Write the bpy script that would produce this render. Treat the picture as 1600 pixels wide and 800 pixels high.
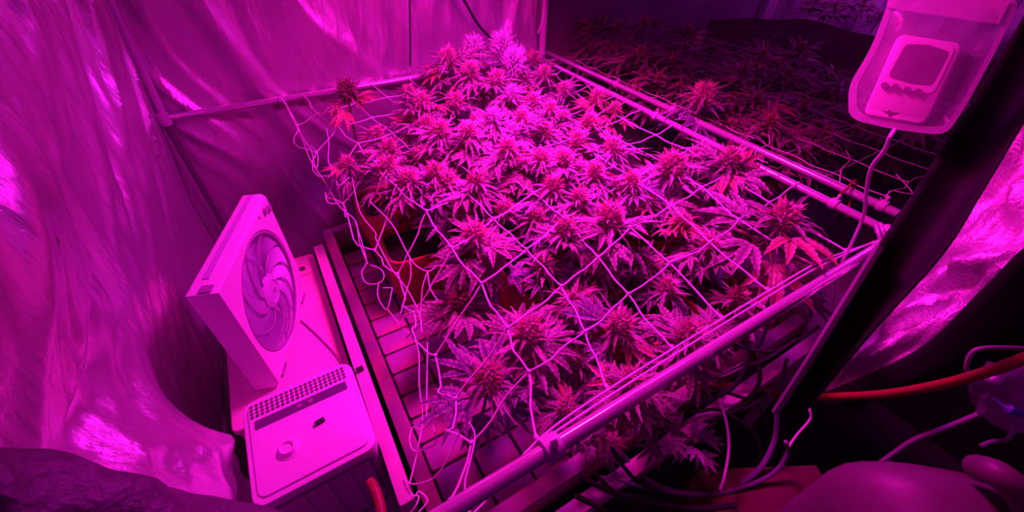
import bpy, math, random
import numpy as np
from mathutils import Vector, Matrix, noise
for o in list(bpy.data.objects): bpy.data.objects.remove(o)
sc = bpy.context.scene
C = sc.collection
R_ = math.radians
# ------------------------------------------------------------------ camera
F = 630.0; ZC = 1.4
def cam_axes(yaw, pitch, roll):
    cy, sy, cp, sp = math.cos(yaw), math.sin(yaw), math.cos(pitch), math.sin(pitch)
    fwd = Vector((sy*cp, cy*cp, -sp)); right = Vector((cy, -sy, 0)); up = right.cross(fwd)
    return right*math.cos(roll)+up*math.sin(roll), -right*math.sin(roll)+up*math.cos(roll), fwd
CR, CU, CW = cam_axes(R_(31), R_(41.2), R_(1.1))
CP = Vector((0, 0, ZC))
cd = bpy.data.cameras.new('camera'); cam = bpy.data.objects.new('camera', cd); C.objects.link(cam)
cd.sensor_width = 36; cd.lens = F/1600*36; cd.clip_start = 0.02
m = Matrix((CR, CU, -CW)).transposed().to_4x4(); m.translation = CP; cam.matrix_world = m
sc.camera = cam
# ------------------------------------------------------------------ world, exposure, lamps
w = bpy.data.worlds.new('world'); sc.world = w; w.use_nodes = True
w.node_tree.nodes['Background'].inputs[0].default_value = (0.050, 0.0, 0.056, 1)
w.node_tree.nodes['Background'].inputs[1].default_value = 1.0
vs = sc.view_settings
vs.view_transform = 'Standard'; vs.look = 'None'; vs.gamma = 1; vs.use_curve_mapping = False; vs.exposure = 0.14
def area(name, loc, aim, size, energy, col, spread):
    l = bpy.data.lights.new(name, 'AREA'); l.shape = 'RECTANGLE'; l.size, l.size_y = size
    l.energy = energy; l.color = col; l.spread = R_(spread)
    o = bpy.data.objects.new(name, l); C.objects.link(o); o.location = loc
    o.rotation_euler = Vector(aim).to_track_quat('-Z', 'Y').to_euler(); return o
LAMP = Vector((0.70, 0.95, 1.62))
area('grow_lamp_red', LAMP+Vector((-.06, -.02, 0)), (-.06, -.04, -1), (.24, .34), 23.0, (1.0, .006, .34), 165)
area('grow_lamp_blue', LAMP+Vector((.08, .04, 0)), (-.04, -.04, -1), (.20, .34), 12.5, (.62, .007, 1.0), 142)
area('far_bay_lamp', (2.9, 1.1, 1.75), (1, 0, -.35), (.1, .6), 8.0, (.8, .02, 1.0), 150)

# ------------------------------------------------------------------ helpers
def ray(x, y): return CR*((x-800)/F)-CU*((y-400)/F)+CW
def D(x, y, d): return CP+ray(x, y)*d                      # point at a depth
def Zp(x, y, z): r = ray(x, y); return CP+r*((z-ZC)/r.z)   # point on a level
def Yp(x, y, Y): r = ray(x, y); return CP+r*(Y/r.y)
def Xp(x, y, X): r = ray(x, y); return CP+r*(X/r.x)
def depth(P): return (P-CP).dot(CW)

def mat(name, col, rough=.5, metal=0.0, spec=.5, bump=None, coat=0.0, var=None, trans=0.0, stretch=False, alpha=None):
    """bump=(scale,strength,dist); var=(scale, colour2, lo, hi)"""
    M = bpy.data.materials.new(name); M.use_nodes = True
    n, l = M.node_tree.nodes, M.node_tree.links
    b = n['Principled BSDF']; out = n['Material Output']
    b.inputs['Base Color'].default_value = (*col, 1); b.inputs['Roughness'].default_value = rough
    b.inputs['Metallic'].default_value = metal; b.inputs['Specular IOR Level'].default_value = spec
    b.inputs['Coat Weight'].default_value = coat
    if alpha is not None: b.inputs['Alpha'].default_value = alpha
    tc = n.new('ShaderNodeTexCoord')
    if var:
        t = n.new('ShaderNodeTexNoise'); t.inputs['Scale'].default_value = var[0]; t.inputs['Detail'].default_value = 4
        l.new(tc.outputs['Object'], t.inputs['Vector'])
        mr = n.new('ShaderNodeMapRange'); mr.inputs['From Min'].default_value = var[2]; mr.inputs['From Max'].default_value = var[3]
        l.new(t.outputs['Fac'], mr.inputs['Value'])
        mx = n.new('ShaderNodeMix'); mx.data_type = 'RGBA'
        mx.inputs[6].default_value = (*col, 1); mx.inputs[7].default_value = (*var[1], 1)
        l.new(mr.outputs[0], mx.inputs[0]); l.new(mx.outputs[2], b.inputs['Base Color'])
    if bump:
        t = n.new('ShaderNodeTexNoise'); t.inputs['Scale'].default_value = bump[0]; t.inputs['Detail'].default_value = 6
        if stretch:      # crinkles drawn out along the hang of the sheet
            mp = n.new('ShaderNodeMapping'); mp.inputs['Rotation'].default_value = (R_(38), R_(22), 0); mp.inputs['Scale'].default_value = (1, 1, .22)
            l.new(tc.outputs['Object'], mp.inputs['Vector']); l.new(mp.outputs[0], t.inputs['Vector'])
        else: l.new(tc.outputs['Object'], t.inputs['Vector'])
        bp = n.new('ShaderNodeBump'); bp.inputs['Strength'].default_value = bump[1]; bp.inputs['Distance'].default_value = bump[2]
        l.new(t.outputs['Fac'], bp.inputs['Height']); l.new(bp.outputs[0], b.inputs['Normal'])
    if trans:
        tr = n.new('ShaderNodeBsdfTranslucent'); tr.inputs[0].default_value = (*col, 1)
        ms = n.new('ShaderNodeMixShader'); ms.inputs[0].default_value = trans
        l.new(b.outputs[0], ms.inputs[1]); l.new(tr.outputs[0], ms.inputs[2]); l.new(ms.outputs[0], out.inputs[0])
    return M
def leaf_mat(name, c1, c2, trans=.25, rough=.45):
    M = mat(name, c1, rough, spec=.35, bump=(90, .25, .002))
    n, l = M.node_tree.nodes, M.node_tree.links; b = n['Principled BSDF']; out = n['Material Output']
    oi = n.new('ShaderNodeObjectInfo'); mx = n.new('ShaderNodeMix'); mx.data_type = 'RGBA'
    mx.inputs[6].default_value = (*c1, 1); mx.inputs[7].default_value = (*c2, 1)
    l.new(oi.outputs['Random'], mx.inputs[0])
    at = n.new('ShaderNodeAttribute'); at.attribute_name = 'rim'
    m2 = n.new('ShaderNodeMix'); m2.data_type = 'RGBA'; l.new(mx.outputs[2], m2.inputs[6])
    m2.inputs[7].default_value = (.90, .80, .74, 1);  # pale leaf rim, with light caught by curled tips put into the colour
    mu = n.new('ShaderNodeMath'); mu.operation = 'MULTIPLY'; mu.inputs[1].default_value = .62
    l.new(at.outputs['Fac'], mu.inputs[0]); l.new(mu.outputs[0], m2.inputs[0])
    l.new(m2.outputs[2], b.inputs['Base Color'])
    tr = n.new('ShaderNodeBsdfTranslucent'); l.new(mx.outputs[2], tr.inputs[0])
    ms = n.new('ShaderNodeMixShader'); ms.inputs[0].default_value = trans
    l.new(b.outputs[0], ms.inputs[1]); l.new(tr.outputs[0], ms.inputs[2]); l.new(ms.outputs[0], out.inputs[0])
    return M
MT = {
 'mylar': mat('mylar', (.78, .76, .78), .33, .74, bump=(30, .55, .012), stretch=True),
 'mylar_flap': mat('mylar_flap', (.86, .84, .88), .34, .6, bump=(140, .6, .004)),
 'mylar_dull': mat('mylar_dull', (.17, .16, .18), .55, .5, bump=(90, .6, .006)),
 'black_fabric': mat('black_fabric', (.010, .010, .012), .75, spec=.2, bump=(300, .3, .001)),
 'black_liner': mat('black_liner', (.22, .19, .22), .6, spec=.25, bump=(6, .4, .03)),
 'floor': mat('floor_sheet', (.025, .022, .025), .5, bump=(12, .4, .02)),
 'tube': mat('white_enamel_tube', (.80, .78, .80), .10, .55, coat=.3),
 'tube_matt': mat('painted_tube', (.62, .60, .66), .4, .2),
 'clip': mat('clip_plastic', (.66, .62, .68), .4, trans=.2),
 'cord': mat('net_cord', (.95, .95, .92), .5),
 'white': mat('white_plastic', (.80, .78, .80), .38),
 'white2': mat('white_laminate', (.78, .62, .60), .42, bump=(4, .05, .01)),
 'grey': mat('grey_plastic', (.34, .30, .36), .45),
 'fan_grey': mat('fan_grille_grey', (.56, .54, .68), .45),
 'strip': mat('display_strip', (.13, .10, .16), .25),
 'dark': mat('dark_plastic', (.03, .025, .03), .4),
 'hole': mat('vent_hole', (.10, .06, .09), .7),
 'rail': mat('painted_timber', (.80, .62, .66), .5, bump=(30, .15, .003), var=(9, (.66, .48, .56), .45, .65)),
 'rim': mat('tray_rim', (.26, .16, .22), .5, bump=(30, .2, .003), var=(7, (.40, .20, .20), .45, .65)),
 'tile': mat('tray_tile', (.34, .24, .38), .5, bump=(30, .15, .004), var=(5, (.50, .22, .24), .42, .62)),
 'tray': mat('tray_channel', (.06, .04, .06), .7),
 'pot': mat('red_fabric_pot', (.42, .10, .045), .8, bump=(60, .5, .004), var=(8, (.26, .06, .05), .4, .65)),
 'pot_tag': mat('pot_tag', (.55, .42, .60), .5),
 'soil': mat('soil', (.03, .02, .02), .9, bump=(70, .9, .01)),
 'stem': mat('plant_stem', (.16, .16, .09), .6),
 'wood': mat('dry_stem', (.10, .06, .05), .8, bump=(80, .4, .003)),
 'leaf': leaf_mat('leaf_green', (.11, .19, .10), (.21, .23, .15)),
 'leaf_violet': leaf_mat('leaf_violet_green', (.075, .15, .155), (.14, .20, .24)),
 'leaf_red': leaf_mat('leaf_yellowing', (.46, .26, .06), (.34, .19, .08)),
 'leaf_dark': leaf_mat('leaf_shaded', (.15, .20, .14), (.24, .22, .17)),  # leaf tone for low and unlit shoots, shade put into the colour
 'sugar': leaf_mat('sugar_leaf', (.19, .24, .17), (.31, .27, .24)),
 'sugar_dark': leaf_mat('sugar_leaf_shaded_dry', (.20, .22, .13), (.26, .22, .14)),
 'bud': mat('bud_calyx', (.55, .40, .38), .6, bump=(160, .5, .003), trans=.15),
 'bud_frost': mat('bud_frosty', (.70, .70, .74), .35, bump=(200, .6, .003), coat=.3),
 'bud_dark': mat('bud_shaded_dry', (.22, .15, .10), .7),
 'pistil': mat('pistil', (.92, .60, .52), .5, trans=.2),
 'pistil_frost': mat('pistil_pale', (.90, .82, .84), .5, trans=.2),
 'cable': mat('black_cable', (.018, .014, .02), .35),
 'cable_violet': mat('violet_grey_cable', (.16, .12, .20), .4),
 'cable_white': mat('white_cable', (.66, .60, .70), .4), 'cable_dimmed': mat('dimmed_white_cable', (.24, .20, .26), .5),  # second one: white cable toned down, dim light outside put into its colour
 'red_cord': mat('red_cord', (.26, .035, .025), .5),
 'bag': None, 'jug': mat('jug_plastic', (.12, .08, .10), .5),
 'box': mat('cardboard', (.12, .03, .035), .8),
 'blue': mat('blue_print', (.08, .06, .5), .4),
 'device': mat('device_shell', (.86, .74, .84), .4), 'screen': mat('screen', (.16, .10, .17), .2),
 'button': mat('rubber_button', (.20, .10, .19), .6),
 'film': mat('reflective_film', (.85, .85, .9), .2, .9, bump=(25, .6, .01)),
 'strap_seam': mat('seam_tape', (.22, .17, .24), .5),
}
def clear_bag(name, alpha, col):
    M = mat(name, col, .22, spec=.6, bump=(45, .35, .004), coat=.3)
    n, l = M.node_tree.nodes, M.node_tree.links; b = n['Principled BSDF']; out = n['Material Output']
    tr = n.new('ShaderNodeBsdfTranslucent'); tr.inputs[0].default_value = (*col, 1)
    m1 = n.new('ShaderNodeMixShader'); m1.inputs[0].default_value = .5; l.new(b.outputs[0], m1.inputs[1]); l.new(tr.outputs[0], m1.inputs[2])
    tp = n.new('ShaderNodeBsdfTransparent'); m2 = n.new('ShaderNodeMixShader'); m2.inputs[0].default_value = alpha
    l.new(tp.outputs[0], m2.inputs[1]); l.new(m1.outputs[0], m2.inputs[2]); l.new(m2.outputs[0], out.inputs[0]); return M
MT['bag'] = clear_bag('clear_vinyl', .30, (.80, .76, .84))
MT['bag_edge'] = clear_bag('welded_vinyl_edge', .72, (.84, .80, .88))
MT['poly'] = clear_bag('poly_bag', .6, (.30, .20, .34))

class MB:
    def __init__(s): s.v = []; s.f = []; s.rim = []
    def add(s, vs, fs, rim=None):
        o = len(s.v); s.v += [tuple(v) for v in vs]; s.f += [tuple(i+o for i in f) for f in fs]
        s.rim += rim if rim else [0.0]*len(vs); return s
    def box(s, c, size, M=None):
        c = Vector(c); x, y, z = [q/2 for q in size]
        vs = [Vector((a*x, b*y, e*z)) for e in (-1, 1) for b in (-1, 1) for a in (-1, 1)]
        if M is not None: vs = [M @ v for v in vs]
        return s.add([v+c for v in vs], [(0, 2, 3, 1), (4, 5, 7, 6), (0, 1, 5, 4), (2, 6, 7, 3), (0, 4, 6, 2), (1, 3, 7, 5)])
    def tube(s, pts, r, n=6, caps=True, closed=False):
        pts = [Vector(p) for p in pts]; k = len(pts); rs = r if isinstance(r, (list, tuple)) else [r]*k
        vs = []; prev = None
        for i, p in enumerate(pts):
            if closed: t = pts[(i+1) % k]-pts[i-1]
            else: t = pts[min(i+1, k-1)]-pts[max(i-1, 0)]
            t = t.normalized() if t.length > 1e-9 else Vector((0, 0, 1))
            if prev is None:
                a = t.cross(Vector((0, 0, 1)));  a = a if a.length > .1 else t.cross(Vector((1, 0, 0)))
            else: a = prev-t*prev.dot(t)
            if a.length < 1e-6: a = t.orthogonal()
            a.normalize(); prev = a; b = t.cross(a)
            for j in range(n):
                q = 2*math.pi*j/n; vs.append(p+(a*math.cos(q)+b*math.sin(q))*rs[i])
        fs = []
        for i in range(k if closed else k-1):
            i2 = (i+1) % k
            for j in range(n): fs.append((i*n+j, i*n+(j+1) % n, i2*n+(j+1) % n, i2*n+j))
        if caps and not closed: fs += [tuple(range(n))[::-1], tuple((k-1)*n+j for j in range(n))]
        return s.add(vs, fs)
    def prism(s, outline, z0, z1, M=None, bev=0.0):
        """outline: list of (x,y); extruded z0..z1 with an optional bevelled top"""
        n = len(outline); cx = sum(p[0] for p in outline)/n; cy = sum(p[1] for p in outline)/n
        rings = [(z0, 0.0)]
        if bev: rings += [(z1-bev, 0.0), (z1-bev*.3, bev*.3), (z1, bev)]
        else: rings += [(z1, 0.0)]
        vs = []
        for z, ins in rings:
            for x, y in outline:
                dx, dy = cx-x, cy-y; q = math.hypot(dx, dy) or 1
                vs.append(Vector((x+dx/q*ins*1.3, y+dy/q*ins*1.3, z)))
        fs = []
        for k in range(len(rings)-1):
            for i in range(n): fs.append((k*n+i, k*n+(i+1) % n, (k+1)*n+(i+1) % n, (k+1)*n+i))
        fs += [tuple(range(n))[::-1], tuple((len(rings)-1)*n+i for i in range(n))]
        if M is not None: vs = [M @ v for v in vs]
        return s.add(vs, fs)
    def lathe(s, prof, n=24, M=None):
        vs = []; fs = []
        for r, z in prof:
            for j in range(n):
                q = 2*math.pi*j/n; vs.append(Vector((r*math.cos(q), r*math.sin(q), z)))
        for i in range(len(prof)-1):
            for j in range(n): fs.append((i*n+j, i*n+(j+1) % n, (i+1)*n+(j+1) % n, (i+1)*n+j))
        if M is not None: vs = [M @ v for v in vs]
        return s.add(vs, fs)
    def mesh(s, name, smooth=True):
        me = bpy.data.meshes.new(name); me.from_pydata(s.v, [], s.f); me.update()
        if any(s.rim):
            a = me.attributes.new('rim', 'FLOAT', 'POINT'); a.data.foreach_set('value', s.rim)
        if smooth:
            me.polygons.foreach_set('use_smooth', [True]*len(me.polygons))
            try: me.set_sharp_from_angle(angle=R_(40))
            except Exception: pass
        return me
    def build(s, name, m, parent=None, smooth=True): return link(name, s.mesh(name, smooth), m, parent)
def link(name, me, m, parent=None):
    o = bpy.data.objects.new(name, me); C.objects.link(o)
    if m is not None and not me.materials: me.materials.append(m)
    if parent is not None: o.parent = parent
    return o
def link_om(name, me, m, parent):          # shared mesh, material on the object
    o = bpy.data.objects.new(name, me); C.objects.link(o); o.parent = parent
    if not me.materials: me.materials.append(None)
    o.material_slots[0].link = 'OBJECT'; o.material_slots[0].material = m; return o
def tag(o, label, cat, group=None):
    o['label'] = label; o['category'] = cat
    if group: o['group'] = group
    return o
def struct(o): o['kind'] = 'structure'; return o
def stuff(o): o['kind'] = 'stuff'; return o
def thing(name, loc, label, cat, group=None, rz=0):
    o = bpy.data.objects.new(name, None); C.objects.link(o); o.location = loc; o.rotation_euler = (0, 0, rz)
    o.empty_display_size = .05; return tag(o, label, cat, group)
def smoothpath(pts, n=8):
    pts = [Vector(p) for p in pts]
    if len(pts) < 3: return pts
    P = [pts[0]*2-pts[1]]+pts+[pts[-1]*2-pts[-2]]; out = []
    for i in range(1, len(P)-2):
        for k in range(n):
            t = k/n; a, b, c, d = P[i-1], P[i], P[i+1], P[i+2]
            out.append(.5*((2*b)+(-a+c)*t+(2*a-5*b+4*c-d)*t*t+(-a+3*b-3*c+d)*t**3))
    return out+[pts[-1]]
def rrect(w, d, r, n=5):
    out = []
    for sx, sy, a0 in ((1, 1, 0), (-1, 1, 90), (-1, -1, 180), (1, -1, 270)):
        for k in range(n+1):
            a = R_(a0+90*k/n); out.append((sx*(w/2-r)+r*math.cos(a), sy*(d/2-r)+r*math.sin(a)))
    return out
def local(pts, o): return [Vector(p)-Vector(o) for p in pts]
rnd = random.Random(7)
def N(x, y, z): return noise.noise(Vector((x, y, z)))
def ridge(x): return 1-abs(x)*2

# ================================================================== THE SETTING
def sheet(name, m, P, nu, nv, disp, nrm):
    """P(u,v) -> point, disp(u,v,p) -> offset along nrm"""
    mb = MB(); nrm = Vector(nrm); vs = []
    for j in range(nv+1):
        for i in range(nu+1):
            u, v = i/nu, j/nv; p = P(u, v); vs.append(p+nrm*disp(u, v, p))
    fs = [(j*(nu+1)+i, j*(nu+1)+i+1, (j+1)*(nu+1)+i+1, (j+1)*(nu+1)+i) for j in range(nv) for i in range(nu)]
    return mb.add(vs, fs).build(name, m)
def fold(a, b, seed, k=1.0):
    """diagonal drape folds: a runs across the folds, b along them"""
    w1 = N(a*2.2+.6*N(b*1.5, a, seed), b*.55, seed)
    w2 = N(a*6.0+.8*N(b*3, a*2, seed+3), b*1.4, seed+5)
    w3 = N(a*17, b*4.5, seed+9)
    r2 = ridge(N(a*4.0+1.2*N(b*2, a*2, seed+20), b*.9, seed+13))
    return k*(.060*w1+.034*w2+.012*w3+.034*max(0, r2)**3)
def wl_disp(u, v, p):
    y, z = p.y, p.z
    a = (y*.80-(z)*.62); b = (y*.62+z*.80)
    d = fold(a*1.9, b*1.0, 3.1, .62)+.5*fold(a*4.2, b*2.2, 7.7, .34)
    near = math.exp(-((y-.45)/.24)**4)                            # loose belly and crumpled foot of the sheet near the opening
    pr = ((2.2, .0), (1.5, .02), (1.18, .10), (1.05, .08), (.92, -.01), (.84, -.045), (.70, .03), (.56, .095), (.30, .11), (0, .11))
    for (za, da), (zb, db) in zip(pr[:-1], pr[1:]):
        if zb <= z <= za:
            q = (za-z)/(za-zb); q = q*q*(3-2*q) if za > .75 else q; d = d*(1-.4*near)+near*(da+(db-da)*q); break
    low = max(0, min(1, (.95-z)*4))
    d += low*near*(.030*ridge(N(y*6, z*7, 4.4))*.6+.020*N(y*14, z*14, 8.8))
    edge = min(1, (1.87-y)/.10)
    q = max(0, min(1, (y-.62)/.12))*max(0, min(1, (.85-z)/.25))      # held flat behind the cabinet
    return d*max(0, edge)*(1-.85*q)
XW = -.38
def wl_x(z): return XW+max(-.05, min(.06, .14*(z-.8)))
struct(sheet('wall_left', MT['mylar'], lambda u, v: Vector((wl_x(v*2.2), .16+1.71*u, v*2.2)), 230, 200, wl_disp, (1, 0, 0)))
def wb_disp(u, v, p):
    x, z = p.x, p.z
    a = x*.90+z*.42; b = -x*.42+z*.90
    if x > .2:
        q = min(1, (x-.2)/.25)
    else: q = 0
    d = (1-q)*fold(a*1.5, b*.8, 11.7, .6)+q*(.5*fold(x*1.6, z*1.0, 21.3, .8)+.010*ridge(N(x*9, z*5, 2.2)))
    e = min(1, (x-XW)/.08, (1.28-x)/.05); return -d*max(0, e)
struct(sheet('wall_back', MT['mylar'], lambda u, v: Vector((wl_x(v*2.2)*(1-u)+1.28*u, 1.88, v*2.2)), 200, 180, wb_disp, (0, 1, 0)))
struct(MB().box((1.35, .5, -.01), (5.4, 4.0, .02)).build('floor', MT['floor']))
struct(MB().box((.45, .85, 2.21), (1.8, 2.2, .02)).build('ceiling', MT['mylar']))
# the next bay: dark liner low on its back, reflective sheet above, low black partition, far sheet
struct(MB().box((2.29, 2.10, 1.1), (2.02, .02, 2.2)).build('wall_back_bay', MT['mylar']))
struct(sheet('wall_back_liner', MT['black_liner'], lambda u, v: Vector((1.29+2.0*u, 2.04, 1.03*v)), 40, 20, lambda u, v, p: .02*N(p.x*4, p.z*4, 1), (0, 1, 0)))
struct(sheet('wall_right', MT['mylar'], lambda u, v: Vector((3.3, -.2+2.3*u, 2.2*v)), 60, 50, lambda u, v, p: fold(p.y*2, p.z, 5.5, 1.5), (1, 0, 0)))
struct(sheet('wall_partition', MT['black_liner'], lambda u, v: Vector((2.72, .1+1.9*u, (.93+.035*N(u*5, 0, 1)-.10*max(0, u-.7)/.3)*v)), 40, 16, lambda u, v, p: .02*N(p.y*4, p.z*4, 3), (1, 0, 0)))
# ---- tent frame tubes
def straight(name, a, b, r, m, label, cat, group=None, n=16):
    a, b = Vector(a), Vector(b); mb = MB(); mb.tube([a, a.lerp(b, .5), b], r, n); o = mb.build(name, m); return tag(o, label, cat, group)
NZ = .80
straight('net_rail', (-.12, .19, NZ), (1.16, .19, NZ), .0125, MT['tube'], 'thick shiny white tube along the front edge of the plant net', 'tube')
straight('net_rail', (1.215, .21, NZ), (1.245, 1.80, NZ+.005), .0105, MT['tube'], 'long white side tube next to the lit plants, inner one of the pair', 'tube')
straight('net_rail', (1.322, .235, NZ), (1.338, 1.95, NZ+.005), .0115, MT['tube'], 'long white side tube bordering the dark second bed, outer one of the pair', 'tube')
straight('net_rail', (-.355, 1.845, NZ), (1.24, 1.835, NZ+.01), .012, MT['tube'], 'white tube across the foil back wall behind the plants', 'tube')
pl = Xp(165, 0, -.335)
straight('tent_pole', (-.362, 1.845, .0), (-.362, 1.845, NZ+.01), .011, MT['mylar_dull'], 'lower tent corner pole running down the foil corner below the back tube', 'pole')
straight('tent_pole', (-.355, 1.845, NZ+.012), (-.285, 1.845, 1.75), .012, MT['tube_matt'], 'upper tent corner pole rising from the end of the back tube', 'pole')
straight('tent_pole', (1.262, 1.845, .0), (1.268, 1.845, 2.19), .016, MT['tube_matt'], 'upright white tent pole behind the corner where the side tubes meet', 'pole')
# joints of the frame
o = MB().lathe([(.0, -.022), (.019, -.02), (.020, 0), (.019, .02), (0, .022)], 16).build('pole_joint', MT['clip']); o.location = (-.358, 1.840, NZ)
tag(o, 'round pale joint where the back tube meets the corner pole', 'joint')
# thin wires and cables hanging along the back wall
def cablet(name, pts, r, m, label, cat='cable', group=None, n=7, sm=8):
    return tag(MB().tube(smoothpath(pts, sm), r, n).build(name, m), label, cat, group)
cablet('hanging_wire', [Yp(640, -60, 1.80), Yp(640, 0, 1.80), Yp(641, 60, 1.80), Yp(641, 102, 1.80)], .0035, MT['cable'], 'thin dark wire hanging straight down the foil back wall', 'wire')
cablet('power_cable', [Yp(700, -40, 1.79), Yp(728, 5, 1.79), Yp(745, 35, 1.79), Yp(765, 57, 1.79), Yp(795, 78, 1.79), Yp(820, 100, 1.78)], .0065, MT['cable'], 'black cable curving down the back wall behind the frosty buds')
cablet('hanging_string', [Yp(852, -30, 1.83), Yp(851, 5, 1.83), Yp(848, 30, 1.83), Yp(841, 52, 1.83)], .003, MT['cord'], 'pale string dangling beside the upright back corner pole', 'string')

# ================================================================== FRONT OPENING ON THE RIGHT: strap, flap, black cloth
def ribbon(name, m, A, B, nu, nv, disp=None, parent=None):
    """loft between polylines A and B (same length) """
    A = smoothpath(A, nv); B = smoothpath(B, nv); k = len(A); mb = MB(); vs = []
    for j in range(k):
        nrm = (B[j]-A[j]).cross(A[min(j+1, k-1)]-A[max(j-1, 0)])
        nrm = nrm.normalized() if nrm.length > 1e-9 else Vector((0, 0, 1))
        for i in range(nu+1):
            u = i/nu; p = A[j].lerp(B[j], u); 
            if disp: p = p+nrm*disp(u, j/(k-1), p)
            vs.append(p)
    fs = [(j*(nu+1)+i, j*(nu+1)+i+1, (j+1)*(nu+1)+i+1, (j+1)*(nu+1)+i) for j in range(k-1) for i in range(nu)]
    o = mb.add(vs, fs).build(name, m, parent)
    md = o.modifiers.new('thickness', 'SOLIDIFY'); md.thickness = .0025; md.offset = 0; return o
strap = thing('door_edge', D(1205, 660, .76), 'wide black fabric edge of the open tent door, leaning', 'tent door')
so = strap.location
sl = [D(1620, -10, .61), D(1556, 100, .62), D(1428, 300, .60), D(1356, 408, .60), D(1284, 520, .64), D(1200, 645, .74)]
sr = [D(1760, -10, .56), D(1640, 130, .56), D(1540, 290, .54), D(1472, 398, .54), D(1362, 520, .58), D(1262, 640, .70)]
ribbon('fabric_band', MT['black_fabric'], local(sl, so), local(sr, so), 10, 8, lambda u, v, p: .03*math.sin(math.pi*u), strap)
sm_ = [D(1364, 385, .60), D(1284, 515, .64), D(1250, 570, .67), D(1205, 640, .735)]
MB().tube(smoothpath(local([p-CW*.012 for p in sm_], so), 6), .006, 6).build('seam_tape', MT['strap_seam'], strap)
# reflective inner face of the folded back door
flap = thing('door_flap', D(1275, 640, 1.04), 'folded back door flap with creased silver lining, beside the black door edge', 'tent door')
fo = flap.location
fa = [D(1645, 100, .80), D(1560, 230, .82), D(1475, 355, .86), D(1400, 440, .92), D(1325, 530, 1.0), D(1268, 606, 1.06)]
fb = [D(1840, 180, .66), D(1720, 300, .66), D(1604, 384, .70), D(1534, 452, .76), D(1430, 548, .86), D(1284, 616, 1.02)]
def fl_disp(u, v, p):
    return .034*ridge(N(u*2.2+v*2.5, v*4.1, 4.1))+.016*N(u*4, v*9, 2.0)+.012*N(u*9, v*15, 6.0)
ribbon('silver_lining', MT['mylar_flap'], local(fa, fo), local(fb, fo), 26, 10, fl_disp, flap)
fc = [D(1960, 300, .74), D(1850, 420, .74), D(1740, 500, .76), D(1620, 560, .80), D(1450, 604, .90), D(1288, 622, 1.03)]
ribbon('black_outer_side', MT['black_fabric'], local(fb, fo), local(fc, fo), 10, 10, lambda u, v, p: -.03*math.sin(math.pi*u), flap)
struct(MB().box((1.62, -.52, 1.1), (.02, 1.3, 2.2)).build('wall_front_right', MT['black_fabric']))
# lower left: rolled dark fabric of the front panel
roll = [D(-300, 760, .22), D(-150, 775, .25), D(0, 795, .28), D(130, 828, .31), D(260, 864, .35), D(420, 912, .41), D(600, 975, .50)]
mb = MB(); rp = smoothpath(roll, 8); n = 22; k = len(rp); vs = []
for i, p in enumerate(rp):
    t = (rp[min(i+1, k-1)]-rp[max(i-1, 0)]).normalized(); a = t.cross(Vector((0, 0, 1))).normalized(); b = a.cross(t)
    for j in range(n):
        q = 2*math.pi*j/n; r = .13*depth(p)*(1+.12*N(i*.25, math.cos(q)*2, math.sin(q)*2)+.10*math.sin(q*3+i*.3))
        vs.append(p+(a*math.cos(q)+b*math.sin(q))*r)
fs = [(i*n+j, i*n+(j+1) % n, (i+1)*n+(j+1) % n, (i+1)*n+j) for i in range(k-1) for j in range(n)]
fs += [tuple(range(n))[::-1], tuple((k-1)*n+j for j in range(n))]
tag(mb.add(vs, fs).build('rolled_fabric', MT['mylar_dull']), 'dark rolled tent fabric below the crumpled foil wall', 'fabric')

# ================================================================== LEFT: cabinet, dehumidifier, box fan
# ---- white cabinet under the fan
cab = thing('cabinet', (-.195, 1.0, 0), 'white cabinet with a recessed grip carrying the box fan', 'cabinet')
MB().prism(rrect(.275, .58, .012), 0, .43).build('body', MT['white2'], cab)
MB().prism(rrect(.285, .59, .015), .432, .45, bev=.004).build('top', MT['white2'], cab)
g = MB(); g.prism(rrect(.055, .060, .008), .4502, .4585, Matrix.Translation((.095, .215, 0)), bev=.003); g.build('grip_plate', MT['white2'], cab)
MB().prism(rrect(.018, .022, .006), .4586, .4596, Matrix.Translation((.097, .212, 0))).build('grip_hole', MT['hole'], cab)
# ---- dehumidifier
HX, HY, HW, HD, HZ = -.162, .575, .238, .245, .55
hp = thing('dehumidifier', (HX, HY, 0), 'white boxy dehumidifier with perforated top strip and slatted front', 'appliance', rz=R_(1))
MB().prism(rrect(HW-.012, HD-.012, .022), 0.01, HZ-.030).build('body', MT['white'], hp)
mb = MB().prism(rrect(HW, HD, .026, 6), HZ-.028, HZ-.004, bev=.007); mb.build('lid', MT['white'], hp)
tp = MB().prism(rrect(HW-.026, HD-.026, .018, 6), HZ-.0035, HZ+.001, bev=.003).build('top_panel', MT['white'], hp)
hm = MB().lathe([(0, .0006), (.0036, .0005), (.0042, 0)], 10).mesh('vent_hole'); hm.materials.append(MT['hole'])
for r in range(4):
    for c in range(20):
        o = link('vent_hole', hm, None, hp); o.location = (-.098+c*.0103, .1005-r*.0092, HZ+.0012)
ds = MB().prism(rrect(.192, .022, .003), HZ+.0012, HZ+.0026, Matrix.Translation((.001, .050, 0))).build('display_strip', MT['strip'], hp)
for bx_ in (-.005, .018):
    b = MB().lathe([(.0055, 0), (.0055, .0012), (.0035, .0014), (.0032, .0006), (0, .0006)], 14).build('round_button', MT['grey'], ds)
    b.location = (bx_, .050, HZ+.0026)
kb = MB().lathe([(.0225, 0), (.0225, .0015), (.019, .003), (.016, .010), (.014, .012), (.0115, .011), (.010, .007), (0, .007)], 28).build('round_cap', MT['white'], hp)
kb.location = (-.042, -.038, HZ+.001)
sw = MB().box((0, 0, .004), (.020, .0075, .008)).build('switch', MT['dark'], hp); sw.location = (.026, -.012, HZ+.001); sw.rotation_euler = (0, 0, .1)
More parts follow.
